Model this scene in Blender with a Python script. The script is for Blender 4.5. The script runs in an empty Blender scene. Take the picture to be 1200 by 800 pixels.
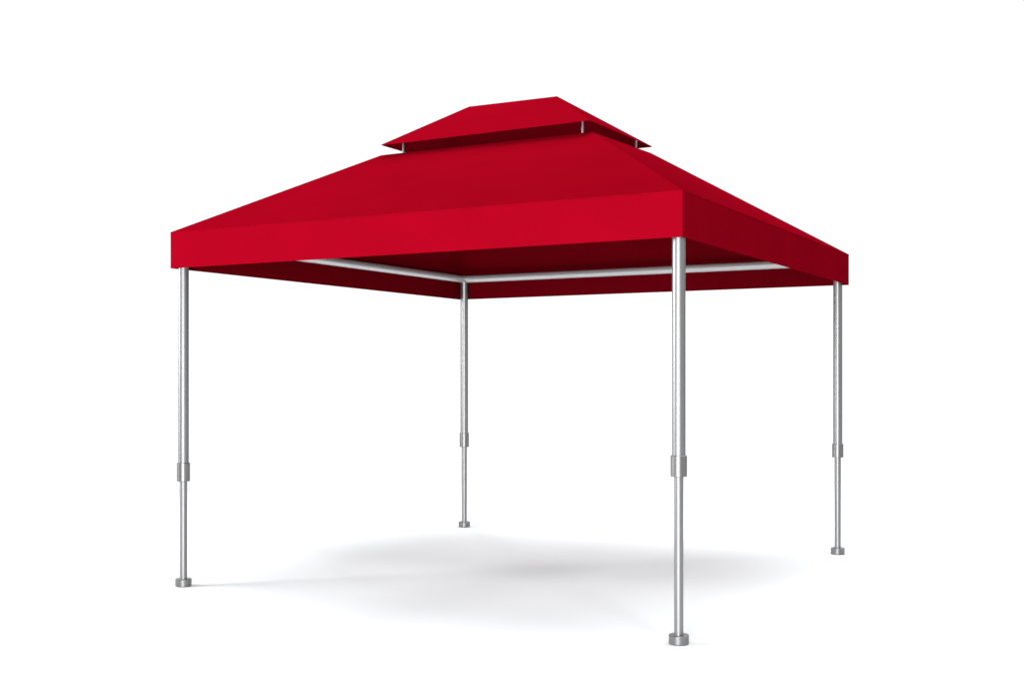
import bpy, bmesh, math
from mathutils import Vector

scene = bpy.context.scene
COL = scene.collection
YAW = 0.5037

# ------------------------------------------------------------ helpers
def link(name, bm, mats, parent=None, smooth=False):
    bmesh.ops.recalc_face_normals(bm, faces=bm.faces)
    me = bpy.data.meshes.new(name)
    bm.to_mesh(me); bm.free()
    for m in (mats if isinstance(mats, (list, tuple)) else [mats]):
        me.materials.append(m)
    if smooth:
        for p in me.polygons:
            p.use_smooth = True
        me.set_sharp_from_angle(angle=math.radians(35))
    o = bpy.data.objects.new(name, me)
    COL.objects.link(o)
    if parent:
        o.parent = parent
    return o

def lathe(bm, prof, c=(0, 0, 0), seg=48, z_axis=Vector((0, 0, 1))):
    """closed profile [(r, z), ...] turned about z_axis through c"""
    q = Vector((0, 0, 1)).rotation_difference(z_axis.normalized())
    rings = []
    for r, z in prof:
        if r < 1e-6:
            rings.append([bm.verts.new(Vector(c) + q @ Vector((0, 0, z)))])
        else:
            rings.append([bm.verts.new(Vector(c) + q @ Vector((r*math.cos(2*math.pi*k/seg), r*math.sin(2*math.pi*k/seg), z))) for k in range(seg)])
    for a, b in zip(rings, rings[1:]):
        for k in range(seg):
            k2 = (k+1) % seg
            if len(a) == 1:
                bm.faces.new((a[0], b[k], b[k2]))
            elif len(b) == 1:
                bm.faces.new((a[k], b[0], a[k2]))
            else:
                bm.faces.new((a[k], b[k], b[k2], a[k2]))

def rod(bm, p, q, r, seg=32, cap=0.002):
    p, q = Vector(p), Vector(q)
    L = (q-p).length
    lathe(bm, [(0, 0), (r-cap, 0), (r, cap), (r, L-cap), (r-cap, L), (0, L)], p, seg, (q-p))

# ------------------------------------------------------------ materials
def mat(name):
    m = bpy.data.materials.new(name); m.use_nodes = True
    nt = m.node_tree
    return m, nt, nt.nodes['Principled BSDF']

def fabric(name, col, rough=0.75, spec=0.0):
    m, nt, b = mat(name)
    N, Lk = nt.nodes, nt.links
    b.inputs['Roughness'].default_value = rough
    b.inputs['Specular IOR Level'].default_value = spec
    tc = N.new('ShaderNodeTexCoord')
    # faint dye unevenness
    n1 = N.new('ShaderNodeTexNoise'); n1.inputs['Scale'].default_value = 2.2; n1.inputs['Detail'].default_value = 5
    Lk.new(tc.outputs['Object'], n1.inputs['Vector'])
    mr = N.new('ShaderNodeMapRange'); mr.inputs['From Min'].default_value = .3; mr.inputs['From Max'].default_value = .7
    mr.inputs['To Min'].default_value = .95; mr.inputs['To Max'].default_value = 1.05
    Lk.new(n1.outputs['Fac'], mr.inputs['Value'])
    mx = N.new('ShaderNodeVectorMath'); mx.operation = 'SCALE'
    mx.inputs[0].default_value = col
    Lk.new(mr.outputs['Result'], mx.inputs['Scale'])
    Lk.new(mx.outputs['Vector'], b.inputs['Base Color'])
    # fine weave plus very soft tension ripples
    n2 = N.new('ShaderNodeTexNoise'); n2.inputs['Scale'].default_value = 420; n2.inputs['Detail'].default_value = 2
    Lk.new(tc.outputs['Object'], n2.inputs['Vector'])
    n3 = N.new('ShaderNodeTexNoise'); n3.inputs['Scale'].default_value = 1.6; n3.inputs['Detail'].default_value = 2
    Lk.new(tc.outputs['Object'], n3.inputs['Vector'])
    b1 = N.new('ShaderNodeBump'); b1.inputs['Strength'].default_value = .15; b1.inputs['Distance'].default_value = .0006
    b2 = N.new('ShaderNodeBump'); b2.inputs['Strength'].default_value = .5; b2.inputs['Distance'].default_value = .03
    Lk.new(n2.outputs['Fac'], b1.inputs['Height']); Lk.new(n3.outputs['Fac'], b2.inputs['Height'])
    Lk.new(b2.outputs['Normal'], b1.inputs['Normal']); Lk.new(b1.outputs['Normal'], b.inputs['Normal'])
    return m

def metal(name, col, rough, met=1.0, aniso=0.0, arot=0.0):
    m, nt, b = mat(name)
    N, Lk = nt.nodes, nt.links
    b.inputs['Base Color'].default_value = (*col, 1)
    b.inputs['Metallic'].default_value = met
    tc = N.new('ShaderNodeTexCoord')
    mp = N.new('ShaderNodeMapping'); mp.inputs['Scale'].default_value = (40, 40, 2)
    n = N.new('ShaderNodeTexNoise'); n.inputs['Scale'].default_value = 1
    Lk.new(tc.outputs['Object'], mp.inputs['Vector']); Lk.new(mp.outputs['Vector'], n.inputs['Vector'])
    tg = N.new('ShaderNodeTangent'); tg.direction_type = 'RADIAL'; tg.axis = 'Z'
    b.inputs['Anisotropic'].default_value = aniso; b.inputs['Anisotropic Rotation'].default_value = arot
    Lk.new(tg.outputs[0], b.inputs['Tangent'])
    mr = N.new('ShaderNodeMapRange'); mr.inputs['To Min'].default_value = rough; mr.inputs['To Max'].default_value = rough
    Lk.new(n.outputs['Fac'], mr.inputs['Value']); Lk.new(mr.outputs['Result'], b.inputs['Roughness'])
    return m

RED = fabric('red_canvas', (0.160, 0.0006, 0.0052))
RED_SHADE = fabric('red_canvas_shade', (0.074, 0.0005, 0.0026), rough=.9, spec=.0)  # same red canvas darkened: underside shade put into the colour
ALU = metal('brushed_aluminium', (.205, .207, .21), .40, .9)
SATIN = metal('satin_silver_rail', (.42, .424, .43), .33, .6)
COLLAR = metal('grey_cast_metal', (.17, .17, .17), .34, .85)

# ------------------------------------------------------------ floor
GM, nt, b = mat('white_studio_floor')
b.inputs['Base Color'].default_value = (.768, .786, .803, 1)
b.inputs['Roughness'].default_value = 1; b.inputs['Specular IOR Level'].default_value = 0
bm = bmesh.new()
bmesh.ops.create_circle(bm, cap_ends=True, segments=256, radius=6.5)
fl = link('floor', bm, GM)
fl.location = (-math.sin(YAW)*1.6, math.cos(YAW)*1.6, 0); fl['kind'] = 'structure'

# ------------------------------------------------------------ gazebo
g = bpy.data.objects.new('gazebo', None); COL.objects.link(g)
g['label'] = 'red two-tier canopy gazebo on four silver telescopic legs over a white floor'
g['category'] = 'gazebo'

# corners in order: left, near, right, far
ZB, ZT = 2.15, 2.394
EAVE = [(-1.852, -1.850), (1.829, -1.880), (1.842, 1.835), (-1.825, 1.870)]
TOPZ = 3.08
TOP = [(-1.105, -.445), (.640, -.447), (.703, .457), (-1.080, .457)]
UPZ = 3.14
UP = [(-1.045, -.527), (.667, -.552), (.690, .504), (-1.045, .504)]
RIDZ = 3.475
RID = [(-.594, -.015), (.142, .014)]

def inset(poly, d):
    """move each corner of the quad inwards by d"""
    out = []
    n = len(poly)
    for i in range(n):
        p0, p1, p2 = Vector(poly[i-1]), Vector(poly[i]), Vector(poly[(i+1) % n])
        e1 = (p1-p0).normalized(); e2 = (p2-p1).normalized()
        out.append(tuple(p1 + d*(e2 - e1)))
    return out

def shell(name, outer, inner, mats, parent, close_edges):
    """two skins (outer material 0, shaded inner material 1) joined along the given vertex chains"""
    bm = bmesh.new()
    (vo, fo), (vi, fi) = outer, inner
    ov = [bm.verts.new(v) for v in vo]; iv = [bm.verts.new(v) for v in vi]
    for f in fo:
        bm.faces.new([ov[k] for k in f])
    for f in fi:
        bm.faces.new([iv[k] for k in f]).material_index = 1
    for chain in close_edges:
        for a, b_ in zip(chain, chain[1:]):
            bm.faces.new((ov[a], ov[b_], iv[b_], iv[a]))
    return link(name, bm, mats, parent)

T = .006
# lower roof: four sloping panels, open at the vent
vo = [(x, y, ZT) for x, y in EAVE] + [(x, y, TOPZ) for x, y in TOP]
vi = [(x, y, ZT-T) for x, y in EAVE] + [(x, y, TOPZ-T) for x, y in TOP]
fc = [(k, (k+1) % 4, 4+(k+1) % 4, 4+k) for k in range(4)]
shell('roof', (vo, fc), (vi, fc), [RED, RED_SHADE], g, [(0, 1, 2, 3, 0), (4, 5, 6, 7, 4)])

# upper roof: hipped cap over the vent
vo = [(x, y, UPZ) for x, y in UP] + [(x, y, RIDZ) for x, y in RID]
vi = [(x, y, UPZ-T) for x, y in UP] + [(x, y, RIDZ-T) for x, y in RID]
UPV = vi
fu = [(0, 1, 5, 4), (1, 2, 5), (2, 3, 4, 5), (3, 0, 4)]
shell('vent_canopy', (vo, fu), (vi, fu), [RED, RED_SHADE], g, [(0, 1, 2, 3, 0)])

# valance: one hanging band round the eave, with a stitched hem
OUT, INN = inset(EAVE, .0015), inset(EAVE, .0055)
zt = ZT - T*.5
vo = [(x, y, ZB) for x, y in OUT] + [(x, y, zt) for x, y in OUT]
vi = [(x, y, ZB) for x, y in INN] + [(x, y, zt) for x, y in INN]
shell('valance', (vo, fc), (vi, fc), [RED, RED_SHADE], g, [(0, 1, 2, 3, 0), (4, 5, 6, 7, 4)])

# legs: (x, y), collar bottom, collar top
LEGS = [((-1.778, -1.802), .710, .835), ((1.779, -1.806), .889, 1.000),
        ((1.763, 1.788), .773, .882), ((-1.730, 1.792), .755, .888)]
RT, RL, RC, RF = .0355, .0245, .0435, .0540
ZR = 2.334           # axis height of the ring of rails
for (x, y), c0, c1 in LEGS:
    bm = bmesh.new()
    lathe(bm, [(0, .03), (RL, .03), (RL, c0+.03), (0, c0+.03)])
    lathe(bm, [(RL+.001, c0+.02), (RT-.001, c0+.02), (RT, c0+.021), (RT, 2.362), (RT-.003, 2.366), (0, 2.366)])
    leg = link('leg', bm, ALU, g, True); leg.location = (x, y, 0)
    bm = bmesh.new()
    lathe(bm, [(RL+.0005, c0), (RC-.002, c0), (RC, c0+.002), (RC, c1-.002), (RC-.002, c1), (RT+.0005, c1)])
    link('collar', bm, COLLAR, leg, True)
    bm = bmesh.new()
    lathe(bm, [(0, .002), (RF-.003, .002), (RF, .005), (RF, .048), (RF-.003, .051), (RL+.0005, .051), (RL+.0005, .040)])
    link('foot', bm, COLLAR, leg, True)

# rails joining the leg tops
for k in range(4):
    a, c = Vector((*LEGS[k][0], ZR)), Vector((*LEGS[(k+1) % 4][0], ZR))
    d = (c-a).normalized()
    bm = bmesh.new()
    L = (c-a).length - 2*(RT-.004)
    lathe(bm, [(0, 0), (.033, 0), (.033, L), (0, L)], (0, 0, 0), 40, Vector((0, 0, 1)))
    r = link('rail', bm, SATIN, g, True)
    r.location = a + d*(RT-.004)
    r.rotation_euler = Vector((0, 0, 1)).rotation_difference(d).to_euler()

# short struts carrying the vent canopy
def under(x, y):
    """height of the vent canopy's inner skin above (x, y)"""
    h = []
    for f in fu:
        p = [Vector(UPV[k]) for k in f[:3]]
        n = (p[1]-p[0]).cross(p[2]-p[0])
        h.append(p[0].z - (n.x*(x-p[0].x) + n.y*(y-p[0].y))/n.z)
    return min(h)
for x0, y0, x1, y1 in [(-.915, -.425, -.925, -.420), (.560, -.430, .562, -.430), (.680, .215, .680, .225), (-.915, .440, -.935, .425)]:
    bm = bmesh.new()
    rod(bm, (0, 0, 0), (x1-x0, y1-y0, under(x1, y1)-.002-(TOPZ-.04)), 0.009, 20, .001)
    s = link('strut', bm, ALU, g, True); s.location = (x0, y0, TOPZ-.04)
# crown frame under the vent edge that the struts stand on
CR = inset(TOP, .020)
bm = bmesh.new()
for k in range(4):
    rod(bm, (*CR[k], TOPZ-.055), (*CR[(k+1) % 4], TOPZ-.055), .012, 16)
link('crown_frame', bm, ALU, g, True)

# ------------------------------------------------------------ world: white studio surround with dark bands added for the tubes' reflections
w = bpy.data.worlds.new('World'); scene.world = w; w.use_nodes = True
nt = w.node_tree; N, Lk = nt.nodes, nt.links
bg = N['Background']
tc = N.new('ShaderNodeTexCoord')
sep0 = N.new('ShaderNodeSeparateXYZ')
Lk.new(tc.outputs['Generated'], sep0.inputs[0])
mp = N.new('ShaderNodeVectorRotate'); mp.rotation_type = 'Z_AXIS'; mp.inputs['Angle'].default_value = -YAW
Lk.new(tc.outputs['Generated'], mp.inputs['Vector'])
sep = N.new('ShaderNodeSeparateXYZ'); Lk.new(mp.outputs[0], sep.inputs[0])
at = N.new('ShaderNodeMath'); at.operation = 'ARCTAN2'
Lk.new(sep.outputs['X'], at.inputs[0]); Lk.new(sep.outputs['Y'], at.inputs[1])   # 0 = away from camera, + = right
fr = N.new('ShaderNodeMath'); fr.operation = 'MULTIPLY_ADD'; fr.inputs[1].default_value = 1/(2*math.pi); fr.inputs[2].default_value = .5
Lk.new(at.outputs[0], fr.inputs[0])
ramp = N.new('ShaderNodeValToRGB'); Lk.new(fr.outputs[0], ramp.inputs[0])
WHITE = 1.06
stops = [(-180, .50), (-160, .38), (-138, .24), (-124, .30), (-108, .80), (-98, 1), (-72, 1), (-62, .45), (-52, 1), (42, 1), (47, .15), (70, .15), (77, 1), (125, .85), (150, .6), (180, .50)]
el = ramp.color_ramp.elements
for i, (d, v) in enumerate(stops):
    pos = d/360+.5
    if i < 2:
        e = el[i]; e.position = pos
    else:
        e = el.new(pos)
    e.color = (v, v, v, 1)
low = N.new('ShaderNodeMath'); low.operation = 'MULTIPLY'; low.inputs[1].default_value = WHITE
Lk.new(ramp.outputs['Color'], low.inputs[0])
def mapr(src, a, b_, c, d):
    m = N.new('ShaderNodeMapRange'); m.interpolation_type = 'SMOOTHSTEP'
    for k, v in zip(('From Min', 'From Max', 'To Min', 'To Max'), (a, b_, c, d)):
        m.inputs[k].default_value = v
    Lk.new(src, m.inputs['Value']); return m.outputs['Result']
up = mapr(sep0.outputs['Z'], .38, .62, 0, 1)
mixu = N.new('ShaderNodeMix'); mixu.data_type = 'FLOAT'
Lk.new(up, mixu.inputs[0]); Lk.new(low.outputs[0], mixu.inputs[2]); mixu.inputs[3].default_value = .10
Lk.new(mixu.outputs[0], bg.inputs['Strength'])
bg.inputs['Color'].default_value = (1, 1, 1, 1)

# ------------------------------------------------------------ studio lamps
def lamp(name, loc, target, power, size, size_y=None):
    l = bpy.data.lights.new(name, 'AREA'); l.energy = power
    l.shape = 'RECTANGLE' if size_y else 'DISK'; l.size = size
    if size_y: l.size_y = size_y
    o = bpy.data.objects.new(name, l); COL.objects.link(o)
    o.location = loc
    o.rotation_euler = (Vector(target)-Vector(loc)).to_track_quat('-Z', 'Y').to_euler()
    return o
D = 22
for sx, sy, pw, el in [(-1, -1, 300, 44), (1, -1, 660, 44), (1, 1, 860, 44), (-1, 1, 700, 44)]:
    h = D*math.cos(math.radians(el))/math.sqrt(2)
    lamp('softbox', (sx*h, sy*h, D*math.sin(math.radians(el))), (0, 0, 0), pw, 3.0)
lamp('overhead_softbox', (1.2, 1.9, 10), (1.2, 1.9, 0), 1430, 10)
lamp('key_softbox', (-7, -5.5, 3.2), (0, -1.8, 2.3), 740, 3.6)
lamp('added_fill', (3, -9, 1.0), (0, -1.8, 2.3), 1360, 2.4)  # added low front lamp, evens out the valance brightness
sp = bpy.data.lights.new('added_roof_spot', 'SPOT'); sp.energy = 3000; sp.spot_size = math.radians(34); sp.spot_blend = 1; sp.shadow_soft_size = 1.3  # added spot, brightens the roof's left part for a gradient
so = bpy.data.objects.new('added_roof_spot', sp); COL.objects.link(so); so.location = (-8, -7, 7.5)
so.rotation_euler = (Vector((-1.6, -1.0, 2.7))-so.location).to_track_quat('-Z', 'Y').to_euler()

# ------------------------------------------------------------ camera
cd = bpy.data.cameras.new('Camera'); cam = bpy.data.objects.new('Camera', cd); COL.objects.link(cam)
cam.location = (4.009, -7.688, 1.419)
cam.rotation_euler = (math.pi/2, 0, YAW)
cd.sensor_width = 36; cd.lens = 36*1373.87/1200
cd.shift_y = 40.93/1200
cd.clip_end = 500
scene.camera = cam
scene.view_settings.view_transform = 'Standard'
scene.view_settings.look = 'None'
scene.view_settings.exposure = 0
scene.view_settings.gamma = 1
scene.cycles.max_bounces = 8
scene.cycles.sample_clamp_direct = 3
scene.cycles.diffuse_bounces = 5
